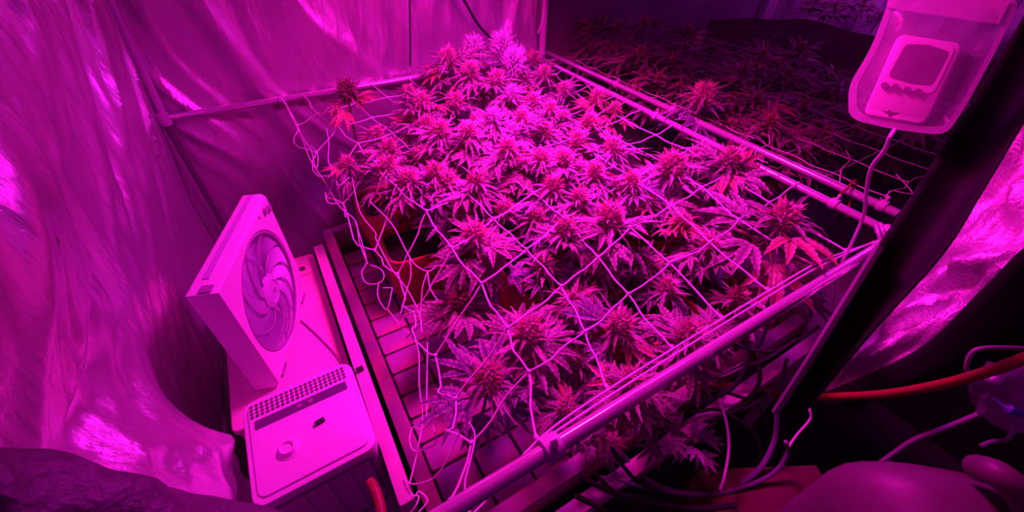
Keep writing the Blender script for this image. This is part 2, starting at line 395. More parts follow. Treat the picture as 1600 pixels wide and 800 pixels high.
for zc in range(24):
    for xs in ((-.075, .04), (-.032, .04), (.011, .04), (.054, .04)):
        pass
for zc in range(22):
    z = HZ-.055-zc*.0095
    s_ = MB().box((.0, -(HD-.012)/2-.001, z), (.178, .004, .0042)).build('slat', MT['white'], hp, False)
fb_ = MB().prism(rrect(.19, .24, .01), -.001, .001, Matrix.Translation((0, -(HD-.012)/2, HZ-.16)) @ Matrix.Rotation(R_(90), 4, 'X')).build('grille_back', MT['grey'], hp)
for xs in (-.045, 0, .045):
    MB().box((xs, -(HD-.012)/2-.0015, HZ-.16), (.003, .006, .22)).build('grille_post', MT['white'], hp, False)
MB().box(((HW-.012)/2+.0015, .055, HZ-.022), (.004, .012, .010)).build('side_latch', MT['grey'], hp)
MB().box((-(HW-.012)/2-.005, -.03, HZ-.030), (.004, .05, .006)).build('side_slot', MT['hole'], hp)
# ---- box fan (built in a local frame: face in the local x-z plane, front = -y)
FW, FH, FT = .372, .345, .056
B0 = Vector((-.222, .774, .45)); hd = R_(19.6)
u_ = Vector((math.sin(hd), math.cos(hd), 0)); nf = Vector((math.cos(hd), -math.sin(hd), 0))
fc_ = B0+u_*(FW/2)-nf*(FT/2)
fan = thing('box_fan', (fc_.x, fc_.y, .4605), 'square white box fan with a swirling round grille, standing on the cabinet', 'fan')
fan.rotation_euler = (R_(0), 0, math.atan2(u_.y, u_.x))
def fxz(x, z, y): return Vector((x, y, z))
cz = FH*.47; RO = .156; nn = 72
sq = []
half = (FW/2, FH/2)
def sqpt(a, hw, hh, r=.02):
    c, s = math.cos(a), math.sin(a); t = min(hw/abs(c) if abs(c) > 1e-6 else 9, hh/abs(s) if abs(s) > 1e-6 else 9)
    x, z = c*t, s*t; return x, z
angs = sorted(set([2*math.pi*i/nn for i in range(nn)]+[math.atan2(sz*FH*(1-.47 if sz > 0 else .47), sx*FW/2) % (2*math.pi) for sx in (-1, 1) for sz in (-1, 1)]))
def outer(a):
    c, s = math.cos(a), math.sin(a); hw = FW/2; hh = FH-cz if s > 0 else cz
    t = min(hw/abs(c) if abs(c) > 1e-6 else 9, hh/abs(s) if abs(s) > 1e-6 else 9); return c*t, cz+s*t
mb = MB(); na = len(angs); vs = []
yF, yB = -FT/2, FT/2
rings = []
for a in angs: vs.append(fxz(*outer(a), yB))
for a in angs: vs.append(fxz(*outer(a), yF+.012))
for a in angs:
    x, z = outer(a); vs.append(fxz(x*.965, cz+(z-cz)*.965, yF))
for a in angs: vs.append(fxz(math.cos(a)*(RO+.006), cz+math.sin(a)*(RO+.006), yF))
for a in angs: vs.append(fxz(math.cos(a)*RO, cz+math.sin(a)*RO, yF+.006))
for a in angs: vs.append(fxz(math.cos(a)*RO, cz+math.sin(a)*RO, yB))
fs = [(k*na+i, k*na+(i+1) % na, (k+1)*na+(i+1) % na, (k+1)*na+i) for k in range(5) for i in range(na)]
fs += [(5*na+i, 5*na+(i+1) % na, (i+1) % na, i) for i in range(na)]
mb.add(vs, fs).build('housing', MT['white'], fan)
# groove bars and corner grip on the top
MB().box((0.02, .006, FH+.0012), (FW*.86, .012, .003)).build('carry_groove', MT['fan_grey'], fan)
MB().box((-FW/2+.013, -.006, FH+.0018), (.020, .022, .004)).build('corner_grip', MT['grey'], fan)
# grille: backing disc, fine louvres, spiral ribs, hub
MB().lathe([(0, 0), (RO*.6, .004), (RO, .0)], 48, Matrix.Translation((0, yF+.022, cz)) @ Matrix.Rotation(R_(90), 4, 'X')).build('grille_backing', MT['fan_grey'], fan)
def spiral(a0, t): 
    r = .042+(RO-.046)*t; a = a0-1.15*t**1.15; return r, a
sl_ = MB()
for i in range(120):
    a0 = 2*math.pi*i/120; pts = []
    for k in range(6):
        r, a = .040+(RO-.042)*k/5, a0+.55*(k/5); pts.append(fxz(r*math.cos(a), cz+r*math.sin(a), yF+.010-.004*math.sin(math.pi*k/5)))
    sl_.tube(pts, .0011, 3, False)
stuff(sl_.build('louvre_fins', MT['fan_grey'], fan))
for i in range(9):
    pts = []
    for k in range(13):
        r, a = spiral(2*math.pi*i/9, k/12); pts.append(fxz(r*math.cos(a), cz+r*math.sin(a), yF+.007-.006*math.sin(math.pi*k/12)))
    MB().tube(pts, .0021, 5).build('spiral_rib', MT['grey'], fan)
MB().tube([fxz((RO-.002)*math.cos(2*math.pi*i/48), cz+(RO-.002)*math.sin(2*math.pi*i/48), yF+.004) for i in range(48)], .0034, 6, closed=True).build('grille_ring', MT['grey'], fan)
hub = MB().lathe([(.046, 0), (.045, .005), (.038, .009), (.030, .011), (.028, .009), (0, .011)], 32, Matrix.Translation((0, yF+.010, cz)) @ Matrix.Rotation(R_(90), 4, 'X')).build('hub_cap', MT['fan_grey'], fan)
MB().box((.004, yF-.0014, cz), (.014, .0015, .008)).build('hub_badge', MT['grey'], hub)
for kx, kz, kr in ((FW/2-.050, FH-.022, .009), (FW/2-.026, FH-.030, .010)):
    MB().lathe([(kr, 0), (kr*.9, .008), (0, .009)], 16, Matrix.Translation((kx, yF-.0005, kz)) @ Matrix.Rotation(R_(90), 4, 'X')).build('control_knob', MT['grey'], fan)
MB().lathe([(.006, 0), (.005, .004), (0, .005)], 12, Matrix.Translation((FW/2-.085, yF-.0005, FH-.014)) @ Matrix.Rotation(R_(90), 4, 'X')).build('lamp_lens', MT['white'], fan)
for k, (rr, yy) in enumerate(((.150, .0), (.140, .020), (.122, .036), (.098, .046), (.070, .052), (.040, .055))):
    MB().tube([fxz(rr*math.cos(2*math.pi*i/40), cz+rr*math.sin(2*math.pi*i/40), yB+yy) for i in range(40)], .0028, 5, closed=True).build('rear_guard_ring', MT['grey'], fan)
gw = MB()
for i in range(48):
    a = 2*math.pi*i/48; gw.tube([fxz(q*math.cos(a), cz+q*math.sin(a), yB+yy) for q, yy in ((.152, -.004), (.140, .020), (.122, .036), (.098, .046), (.070, .052), (.030, .055))], .0016, 3, False)
stuff(gw.build('rear_guard_wires', MT['grey'], fan))
for sx in (-1, 1): MB().box((sx*.13, 0, -.0045), (.04, FT*1.0, .009)).build('foot', MT['grey'], fan)
cablet('fan_cord', [Zp(470, 500, .4535), Zp(500, 528, .4535), Zp(530, 562, .4535), Zp(552, 610, .4535)], .0022, MT['grey'], 'thin grey cord lying across the white cabinet top', 'cord')
cablet('power_cable', [Xp(345, 545, -.355), Xp(346, 600, -.355), Xp(349, 660, -.352), Xp(352, 740, -.35), Xp(362, 830, -.345)], .0055, MT['cable'], 'black cable hanging between the foil wall and the dehumidifier')

# ================================================================== PLANT TABLE: rails, tray, tiles, pots
TZ = .50
def plank(name, c, size, m, label, cat='rail', group=None):
    o = MB().prism(rrect(size[0], size[1], .004, 2), 0, size[2], bev=.003).build(name, m); o.location = (c[0], c[1], c[2]-size[2]); return tag(o, label, cat, group)
for (nm, cx, cy, lx, ly, th, legs, lb) in (('a', -.0275, .80, .030, .92, .06, ((0, -.44), (0, .42)), 'pale painted timber rail between the white cabinet and the tray'),
        ('b', .60, .165, 1.20, .030, .05, ((-.5, 0), (.5, 0)), 'pale painted timber rail under the thick front tube')):
    t = thing('table_rail', (cx, cy, 0), lb, 'rail')
    MB().prism(rrect(lx, ly, .004, 2), TZ-th, TZ, bev=.003).build('beam', MT['rail'], t)
    for (ax, ay) in legs: MB().prism(rrect(.028, .028, .003, 2), 0, TZ-th-.001, Matrix.Translation((ax, ay, 0))).build('leg', MT['rail'], t)
o = MB().box((0, 0, 0), (.018, .012, .008)).build('rail_bracket', MT['dark']); o.location = Zp(562, 577, TZ+.005); o.rotation_euler = (0, 0, .1)
tag(o, 'small black bracket on the pale side rail beside the dehumidifier', 'bracket')
tray = thing('grow_tray', (.58, .78, 0), 'large plant tray with a raised rim and a floor of square pads', 'tray')
x0, x1, y0, y1 = .0, 1.17, .215, 1.34
tl = Vector(tray.location)
MB().box(((x0+x1)/2-tl.x, (y0+y1)/2-tl.y, TZ-.088), (x1-x0, y1-y0, .02)).build('base', MT['tray'], tray)
for (cx, cy, sx, sy) in ((x0+.016, (y0+y1)/2, .032, y1-y0), (x1-.016, (y0+y1)/2, .032, y1-y0), ((x0+x1)/2, y0+.016, x1-x0-.066, .032), ((x0+x1)/2, y1-.016, x1-x0-.066, .032)):
    MB().prism(rrect(sx, sy, .006, 2), TZ-.078, TZ, Matrix.Translation((cx-tl.x, cy-tl.y, 0)), bev=.004).build('rim', MT['rim'], tray)
tm = MB().prism(rrect(.0, .0, 0, 1) and rrect(.092, .066, .006, 2), 0, .010, bev=.003).mesh('pad'); tm.materials.append(MT['tile'])
nt = 0
for ix in range(11):
    for iy in range(15):
        px_, py_ = x0+.036+.05+ix*.099, y0+.036+.036+iy*.0718
        if px_ > x1-.08 or py_ > y1-.06: continue
        if ix > 4 and iy > 3: continue
        o = link('pad', tm, None, tray); o.location = (px_-tl.x, py_-tl.y, TZ-.078+rnd.uniform(0, .002)); o.rotation_euler = (0, 0, rnd.uniform(-.015, .015))
for (lx, ly) in ((.09, .26), (1.08, .26), (.09, 1.25), (1.08, 1.25)):
    MB().box((lx-tl.x, ly-tl.y, (TZ-.098)/2), (.04, .04, TZ-.098)).build('leg', MT['rim'], tray)
# pots: square red fabric bags standing in the tray
def pot(cx, cy, s, h, label, rz=0.0, tagged=False):
    t = thing('grow_pot', (cx, cy, TZ-.066), label, 'pot', 'red fabric pots in the tray', rz)
    mb = MB(); n = 28; prof = [(.90, 0), (.98, .3), (1.02, .6), (1.0, .93), (.97, 1.0), (.90, 1.0), (.89, .86)]
    ol = rrect(s, s, s*.22, 6); n = len(ol); vs = []
    for k, (q, z) in enumerate(prof):
        for i, (x, y) in enumerate(ol):
            j = 1+.025*N(i*.5, z*3, cx*9+cy*5); vs.append(Vector((x*q*j, y*q*j, z*h)))
    fs = [(k*n+i, k*n+(i+1) % n, (k+1)*n+(i+1) % n, (k+1)*n+i) for k in range(len(prof)-1) for i in range(n)]+[tuple(range(n))[::-1]]
    mb.add(vs, fs).build('bag_wall', MT['pot'], t)
    mb = MB(); q = .885; vs = [Vector((x*q, y*q, .85*h+.012*N(i*1.1, cx, cy))) for i, (x, y) in enumerate(ol)]+[Vector((0, 0, .9*h))]
    mb.add(vs, [(i, (i+1) % n, n) for i in range(n)]).build('soil', MT['soil'], t)
    if tagged: MB().box((-.02, -s/2-.004, h*.72), (.045, .003, .05)).build('tag', MT['pot_tag'], t)
    return t
pot(.225, 1.22, .19, .20, 'red fabric pot at the far left corner of the tray with a pale tag', .05, True)
pot(.235, .985, .19, .18, 'red fabric pot in the middle of the tray side by the hanging net edge', -.06)
for (cx, cy) in ((.47, 1.21), (.71, 1.20), (.95, 1.19), (.49, .96), (.73, .95), (.97, .94), (.50, .70), (.74, .68), (.98, .69), (.62, .42), (.88, .41)):
    pot(cx, cy, .19, .17, 'red fabric pot standing under the dense leaf canopy', rnd.uniform(-.1, .1))

# ================================================================== TRELLIS NET (white cord, about 14 cm squares)
KNOWN = {  # (column,row): (x, y) of the knots
 (0,0):(.049,.186),(1,0):(.179,.217),(2,0):(.325,.228),(3,0):(.48,.232),(4,0):(.623,.236),(5,0):(.774,.238),(6,0):(.93,.236),(7,0):(1.06,.226),
 (0,1):(.100,.285),(1,1):(.230,.319),(2,1):(.367,.338),(3,1):(.505,.371),(4,1):(.654,.398),(5,1):(.794,.403),(6,1):(.933,.427),(7,1):(1.08,.44),
 (0,2):(.114,.381),(1,2):(.243,.416),(2,2):(.399,.459),(3,2):(.524,.491),(4,2):(.663,.537),(5,2):(.836,.561),(6,2):(.983,.584),(7,2):(1.12,.60),
 (0,3):(.120,.50),(1,3):(.255,.547),(2,3):(.397,.596),(3,3):(.546,.652),(4,3):(.69,.69),(5,3):(.84,.72),(6,3):(.99,.742),(7,3):(1.13,.765),
 (0,4):(.125,.65),(1,4):(.25,.69),(2,4):(.385,.732),(3,4):(.54,.79),(4,4):(.689,.84),(5,4):(.835,.865),(6,4):(.98,.885),(7,4):(1.125,.905),
 (0,5):(.135,.80),(1,5):(.25,.85),(2,5):(.385,.89),(3,5):(.545,.955),(4,5):(.701,1.012),(5,5):(.835,1.015),(6,5):(.979,1.038),(7,5):(1.118,1.067),
 (0,6):(.110,.92),(1,6):(.221,1.01),(2,6):(.360,1.05),(3,6):(.52,1.11),(4,6):(.67,1.14),(5,6):(.813,1.159),(6,6):(.936,1.19),(7,6):(1.12,1.23),
 (0,7):(.085,1.16),(1,7):(.210,1.18),(2,7):(.336,1.21),(3,7):(.49,1.26),(4,7):(.65,1.29),(5,7):(.80,1.31),(6,7):(.933,1.327),(7,7):(1.13,1.38),
 (0,8):(.090,1.31),(1,8):(.196,1.33),(2,8):(.324,1.36),(3,8):(.47,1.41),(4,8):(.63,1.44),(5,8):(.80,1.46),(6,8):(.95,1.47),(7,8):(1.15,1.50),
 (0,9):(.070,1.46),(1,9):(.167,1.49),(2,9):(.294,1.51),(3,9):(.44,1.54),(4,9):(.61,1.57),(5,9):(.80,1.60),(6,9):(.97,1.60),(7,9):(1.189,1.61),
 (0,10):(.050,1.66),(1,10):(.130,1.66),(2,10):(.272,1.67),(3,10):(.405,1.68),(4,10):(.566,1.70),(5,10):(.72,1.72),(6,10):(.857,1.735),(7,10):(1.10,1.76)}
def kz(i, j, x, y):
    z = NZ-.004+.010*N(x*5, y*5, 2)
    if i == 0: z -= .03+.09*math.sin(math.pi*min(1, j/10))+.03*abs(N(j*1.7, 3, 1))
    return z
knots = {k: Vector((x, y, kz(*k, x, y))) for k, (x, y) in KNOWN.items()}
def cordpath(ks, sag, seed, kink=.006):
    out = []
    for a, b in zip(ks[:-1], ks[1:]):
        L = (b-a).length
        for q in range(6):
            t = q/6; p = a.lerp(b, t); s = math.sin(math.pi*t)
            p = p+Vector((kink*N(seed, t*2, a.x*7)*s*2, kink*N(seed+9, t*2, a.y*7)*s*2, -sag*s*(.5+rnd.random()*.2)))
            out.append(p)
    return out+[ks[-1]]
net = thing('trellis_net', (.6, .9, NZ), 'white cord trellis net stretched over the lit plants', 'net')
nl = Vector(net.location); CRD = .0019
def cord(pts, parent, o0, r=CRD, name='cord'): return MB().tube(local(pts, o0), r, 5).build(name, MT['cord'], parent)
for j in range(1, 11): cord(cordpath([knots[(i, j)] for i in range(8)], .006, j*3.3), net, nl)
for i in range(8):
    if i == 0: cord(cordpath([knots[(0, j)] for j in range(11)], .02, 50, .03), net, nl)
    else: cord(cordpath([knots[(i, j)] for j in range(11)], .005, i*2.1), net, nl)
# short ties from the outer knots to the tubes and the doubled border cord
for j in range(1, 11, 1):
    k = knots[(7, j)]; cord(cordpath([k, Vector((1.222+.008*j/5, k.y+.01, NZ+.012))], .004, j), net, nl)
for i in (1, 2, 3, 4, 5, 6, 7, 0):
    k = knots[(i, 10)]; cord(cordpath([k, Vector((k.x-.02, 1.838, NZ+.012))], .004, i), net, nl)
bd = [Vector((-.02, .196, NZ+.012))]+[knots[(i, 0)] for i in range(8)]+[Vector((1.13, .20, NZ+.012))]
cord(smoothpath([p+Vector((0, -.006, .003)) for p in bd], 5), net, nl, .0020, 'border_cord')
bd2 = [Vector((.19, .203, NZ+.010))]+[knots[(i, 0)]+Vector((0.0, -.016, .004)) for i in (2, 3, 4, 5, 6)]+[Vector((1.12, .203, NZ+.010))]
cord(smoothpath(bd2, 5), net, nl, .0019, 'border_cord')
km = MB().lathe([(0, -.0045), (.0040, -.002), (.0046, .001), (.0030, .004), (0, .0048)], 7).mesh('knot'); km.materials.append(MT['cord'])
for k, p in knots.items():
    o = link('knot', km, None, net); o.location = p-nl
# slack loops of the hanging left border
def loops(seed, pts, parent, o0): return cord(smoothpath(pts, 7), parent, o0, .0014, 'slack_loop')
def Q(x, y, z): return Zp(x, y, z)
LZ = [.74, .70, .66, .62]
loops(1, [Q(440, 152, .80), Q(470, 210, .77), Q(486, 235, .75), Q(493, 262, .73), Q(508, 285, .71), Q(530, 322, .69), Q(555, 345, .68), Q(562, 380, .67), Q(575, 413, .66)], net, nl)
loops(2, [Q(441, 152, .80), Q(462, 190, .78), Q(484, 248, .74), Q(495, 262, .73), Q(496, 240, .75), Q(486, 228, .76)], net, nl)
loops(3, [Q(510, 200, .80), Q(514, 225, .77), Q(513, 252, .76), Q(525, 270, .75), Q(528, 290, .74), Q(546, 277, .75)], net, nl)
loops(4, [Q(513, 253, .76), Q(530, 300, .70), Q(540, 340, .68), Q(535, 318, .69), Q(526, 318, .69), Q(512, 316, .70), Q(508, 300, .70)], net, nl)
loops(5, [Q(555, 345, .68), Q(572, 405, .66), Q(565, 425, .65), Q(572, 442, .64), Q(592, 443, .64), Q(600, 432, .65), Q(594, 420, .65), Q(578, 414, .66)], net, nl)
loops(6, [Q(592, 440, .64), Q(590, 460, .63), Q(596, 475, .62), Q(605, 483, .62), Q(612, 455, .64), Q(612, 450, .64), Q(598, 450, .65)], net, nl)
loops(7, [Q(605, 483, .62), Q(625, 508, .61), Q(652, 540, .60), Q(655, 600, .60), Q(660, 645, .60), Q(659, 672, .60)], net, nl)
loops(8, [Q(668, 535, .66), Q(667, 600, .66), Q(666, 650, .66), Q(659, 672, .66), Q(650, 715, .66), Q(640, 756, .66)], net, nl)
loops(9, [Q(659, 672, .66), Q(645, 668, .65), Q(640, 688, .65), Q(648, 705, .65), Q(668, 700, .65), Q(682, 690, .66), Q(675, 660, .66)], net, nl)
loops(10, [Q(706, 600, .74), Q(690, 625, .72), Q(676, 640, .70), Q(672, 660, .68), Q(659, 672, .66)], net, nl)
loops(11, [Q(733, 662, .78), Q(716, 680, .76), Q(700, 715, .74), Q(680, 745, .72), Q(655, 756, .70), Q(640, 756, .66)], net, nl)
loops(12, [Q(733, 660, .79), Q(742, 680, .79), Q(736, 715, .79), Q(727, 750, .79), Q(728, 775, .79), Q(738, 788, .80)], net, nl)
loops(13, [Q(640, 756, .66), Q(630, 750, .65), Q(636, 765, .65), Q(648, 775, .65), Q(655, 768, .65), Q(668, 782, .65), Q(655, 800, .65), Q(645, 815, .65)], net, nl)
loops(14, [Q(640, 756, .66), Q(643, 775, .65), Q(654, 775, .65), Q(650, 790, .65), Q(638, 805, .64)], net, nl)
loops(15, [Q(550, 277, .76), Q(562, 330, .74), Q(586, 363, .72), Q(588, 375, .72), Q(612, 420, .70), Q(636, 452, .69), Q(655, 490, .68), Q(659, 520, .68)], net, nl)
loops(16, [Q(578, 315, .77), Q(612, 350, .76), Q(636, 395, .75), Q(650, 415, .74), Q(668, 424, .74), Q(680, 418, .74)], net, nl)
loops(17, [Q(640, 400, .74), Q(642, 430, .72), Q(636, 452, .70), Q(626, 490, .68)], net, nl)
loops(18, [Q(668, 424, .74), Q(660, 450, .72), Q(657, 490, .68)], net, nl)
loops(19, [Q(668, 424, .74), Q(672, 450, .73), Q(684, 470, .72)], net, nl)
# clips holding the net to the tubes
def clip(P, axis, r, label, s=1.0):
    t = Vector(axis).normalized(); mb = MB(); a = t.orthogonal().normalized(); b = t.cross(a); n = 18
    ol = [(r+.0008, -.009*s), (r+.0048*s, -.009*s), (r+.0055*s, 0), (r+.0048*s, .009*s), (r+.0008, .009*s)]
    vs = []; k = len(ol)
    for j in range(n):
        q = 2*math.pi*j/n
        for rr, h in ol: vs.append((a*math.cos(q)+b*math.sin(q))*rr+t*h)
    fs = [(j*k+i, j*k+(i+1) % k, ((j+1) % n)*k+(i+1) % k, ((j+1) % n)*k+i) for j in range(n) for i in range(k)]
    e = thing('pipe_clip', P, label, 'clip', 'net clips on the tubes')
    mb.add(vs, fs).build('ring', MT['clip'], e)
    up = Vector((0, 0, 1)); sd = t.cross(up)
    MB().tube([up*(r+.004), up*(r+.012)+sd*.006, up*(r+.016)], .004*s, 6).build('tab', MT['clip'], e)
    return e
clip((.188, .19, NZ), (1, 0, 0), .0125, 'broad pale plastic clip gripping the thick front tube', 1.5)
for (px_, py_, xr) in ((1008, 174, 1.232), (1338, 333, 1.2195), (1335, 337, 1.2195)):
    pass
clip((1.228, 1.01, NZ+.002), (0, 1, 0), .0105, 'pale clip midway along the inner side tube')
clip((1.2195, .345, NZ+.001), (0, 1, 0), .0105, 'pale clip on the inner side tube near the black door edge')
clip((1.3245, .275, NZ+.001), (0, 1, 0), .0115, 'pale clip on the outer side tube near the black door edge')
clip((1.331, 1.02, NZ+.002), (0, 1, 0), .0115, 'pale clip midway along the outer side tube')
clip((1.335, 1.35, NZ+.003), (0, 1, 0), .0115, 'pale clip on the far part of the outer side tube')
clip((.03, 1.843, NZ+.003), (1, 0, 0), .012, 'pale clip on the back tube where the net starts')
cj = thing('corner_connector', (1.16, .19, NZ), 'curved pale corner connector where the front tube meets the side tube', 'connector')
MB().tube(smoothpath([(-.02, 0, 0), (.02, .0, 0), (.045, .012, 0), (.055, .03, 0)], 5), .0165, 14).build('elbow', MT['clip'], cj)
for s_, q in ((0, .0), (1, .02)):
    MB().tube(smoothpath([(-.035+q, .0, .012), (-.03+q, .02, .03), (-.005+q, .035, .028), (.005+q, .03, .01)], 5), .004, 6).build('hook', MT['clip'], cj)
th = thing('twist_tie', (1.27, .36, NZ+.02), 'orange red wire hook over the two side tubes', 'tie')
tp_ = smoothpath([(-.03, -.03, -.06), (-.032, -.01, -.01), (.03, .0, -.002), (.055, .005, .010), (.068, .0, .004), (.064, -.015, -.05), (.058, -.03, -.09)], 6)
MB().tube(tp_, .0032, 6).build('wire', MT['red_cord'], th)
# net of the second bed
net2 = thing('trellis_net', (2.0, 1.0, NZ), 'white cord trellis net over the dark second bed', 'net')
n2 = Vector(net2.location); k2 = {}
for j in range(11):
    for i in range(8): k2[(i, j)] = Vector((1.40+.145*i+.02*N(i, j, 4)+.010*j/10, .30+.145*j+.02*N(i, j, 7)+.02*i/7, NZ-.004+.012*N(i*2, j*2, 1)))
for j in range(11): cord(cordpath([Vector((1.335, k2[(0, j)].y-.01, NZ+.01))]+[k2[(i, j)] for i in range(8)], .006, j*3.1+70, .01), net2, n2, .0013)
for i in range(8): cord(cordpath([k2[(i, j)] for j in range(11)], .005, i*2.9+90, .008), net2, n2, .0013)
loops(30, [Q(1200, 208, .80), Q(1202, 225, .80), Q(1185, 232, .80), Q(1180, 245, .80), Q(1200, 255, .80)], net2, n2)
loops(31, [Q(1322, 235, .80), Q(1328, 250, .80), Q(1315, 264, .80), Q(1312, 286, .80)], net2, n2)
loops(32, [Q(1400, 272, .80), Q(1425, 300, .80), Q(1415, 302, .80), Q(1392, 298, .80), Q(1385, 312, .80)], net2, n2)

# ================================================================== PLANTS
def leaflet(mb, base, ang, L, W, droop, lift, seed, teeth=7):
    """serrated blade: starts at base, heads along ang in the local xy plane, droops in z, folded along its midrib"""
    d = Vector((math.sin(ang), math.cos(ang), 0)); s = Vector((d.y, -d.x, 0)); vs = []; rim = []
    n = teeth*2
    for k in range(n+1):
        t = k/n; wv = W*(math.sin(math.pi*min(1, t**.82*.97+.03))**.9)*(1-.15*t)
        if k == n: wv = 0
        if k % 2 == 1: wv *= 1.20
        z = lift*t-droop*t*t; c = base+d*(L*t*(1-.10*droop*t))+Vector((0, 0, L*z))
        fz = wv*.38
        off = (L*.02 if k % 2 == 1 else 0)
        wob = .06*L*N(seed, t*2.5, 3)
        c = c+s*wob*t
        vs += [c-s*wv+Vector((0, 0, fz))+d*off, c, c+s*wv+Vector((0, 0, fz))+d*off]
        e = 1.0 if (k % 2 == 1 or k > n-2) else .35
        rim += [e, 0.05, e]
    fs = []
    for k in range(n):
        a = k*3; fs += [(a, a+1, a+4, a+3), (a+1, a+2, a+5, a+4)]
    mb.add(vs, fs, rim)
def fan_leaf(seed, nl_=7):
    r = random.Random(seed); mb = MB(); pet = .34
    mb.tube([(0, 0, 0), (0, pet*.5, .03), (0, pet, .03)], [.016, .013, .012], 4, False)
    base = Vector((0, pet, .03)); spec = [(0, 1.0), (27, .93), (-27, .93), (56, .74), (-56, .74), (98, .42), (-98, .42)][:nl_]
    for a, q in spec:
        L = .66*q*r.uniform(.92, 1.06)
        leaflet(mb, base, R_(a+r.uniform(-6, 6)), L, .066*q**.5*r.uniform(.85, 1.1), r.uniform(.15, .55), r.uniform(.05, .30), seed*3.1+a)
    return mb.mesh('fan_leaf')
FANS = [fan_leaf(i, 7 if i % 3 else 5) for i in range(8)]
def blades(seed, nb, l0, l1, wide=1.0):
    """the narrow leaves growing straight out of a flower head"""
    r = random.Random(seed); mb = MB()
    for i in range(nb):
        h = r.uniform(-.16, .16); a = i*2.39996+r.uniform(-.3, .3); L = r.uniform(l0, l1)*(1.0-.6*max(0, h)*2)
        el = r.uniform(.05, .55)+max(0, h)*2.2
        sub = MB(); leaflet(sub, Vector((0, .04, 0)), 0, L, L*r.uniform(.042, .070)*wide, r.uniform(.2, .7), math.tan(el), seed+i, 5)
        M = Matrix.Translation((0, 0, h)) @ Matrix.Rotation(a, 4, 'Z') @ Matrix.Rotation(r.uniform(-.5, .5), 4, 'Y')
        mb.add([M @ Vector(v) for v in sub.v], sub.f, sub.rim)
    return mb.mesh('sugar_leaves')
BLADES = [blades(20+i, 42, .36, .82, .9) for i in range(6)]
def budmesh(seed, nc=70):
    r = random.Random(seed); mb = MB()
    for i in range(nc):
        t = (i+.5)/nc; z = -.22+t*.50; rad = .17*math.sqrt(max(0, 1-((z-.0)/.30)**2))*(1.0 if z < 0 else 1-.3*z)
        a = i*2.39996; p = Vector((rad*math.cos(a), rad*math.sin(a), z)); nrm = Vector((math.cos(a), math.sin(a), .5+2.2*max(0, z))).normalized()
        q = nrm.to_track_quat('Z', 'Y').to_matrix().to_4x4(); s = r.uniform(.035, .060)
        mb.lathe([(.0, -s*.5), (s*.8, -s*.2), (s*.75, s*.5), (s*.25, s*1.5), (0, s*2.0)], 5, Matrix.Translation(p) @ q)
    return mb.mesh('flower_bud')
BUDS = [budmesh(40+i) for i in range(4)]
def pistils(seed, nh=210):
    r = random.Random(seed); mb = MB()
    for i in range(nh):
        z = r.uniform(-.16, .28); rad = .17*math.sqrt(max(0, 1-(z/.32)**2)); a = r.uniform(0, 6.283)
        p = Vector((rad*math.cos(a), rad*math.sin(a), z)); d = Vector((math.cos(a), math.sin(a), r.uniform(.0, 1.1)+1.6*max(0, z))).normalized()
        L = r.uniform(.08, .19); m_ = p+d*L*.6; e = p+d*L+Vector((r.uniform(-.03, .03), r.uniform(-.03, .03), r.uniform(-.02, .03)))
        mb.tube([p, m_, e], [.008, .007, .004], 3, False)
    return mb.mesh('pistil_hairs')
PIST = [pistils(60+i) for i in range(3)]
STEM = MB().tube([(0, 0, 0), (.02, .01, .33), (-.015, -.01, .66), (0, 0, 1)], [1.25, 1.1, .9, .6], 6, False).mesh('stem')
# unit tube: x,y scaled by thickness, z by height
def norm_stem(): 
    mb = MB(); vs = []; n = 6
    for k, (t, q) in enumerate(((0, 1.3), (.33, 1.1), (.66, .95), (1, .7))):
        for j in range(n):
            a = 2*math.pi*j/n; vs.append(Vector((q*math.cos(a)+1.2*math.sin(t*5), q*math.sin(a)+1.0*math.sin(t*4), t)))
    mb.add(vs, [(k*n+j, k*n+(j+1) % n, (k+1)*n+(j+1) % n, (k+1)*n+j) for k in range(3) for j in range(n)]); return mb.mesh('stem')
STEM = norm_stem()
seedc = [100]
LOOK = {  # bud, pistil, sugar, leaf
 'pink': ('bud', 'pistil', 'sugar', 'leaf'), 'violet': ('bud', 'pistil', 'sugar', 'leaf_violet'),
 'red': ('bud', 'pistil', 'leaf_red', 'leaf_red'), 'frost': ('bud_frost', 'pistil_frost', 'sugar', 'leaf'),
 'mixed': ('bud', 'pistil', 'sugar', 'leaf'), 'dark': ('bud_dark', 'pistil', 'sugar_dark', 'leaf_dark'), 'dry': ('bud_dark', 'bud_dark', 'sugar_dark', 'leaf_red')}  # dark: shade of low and unlit shoots put into the colours
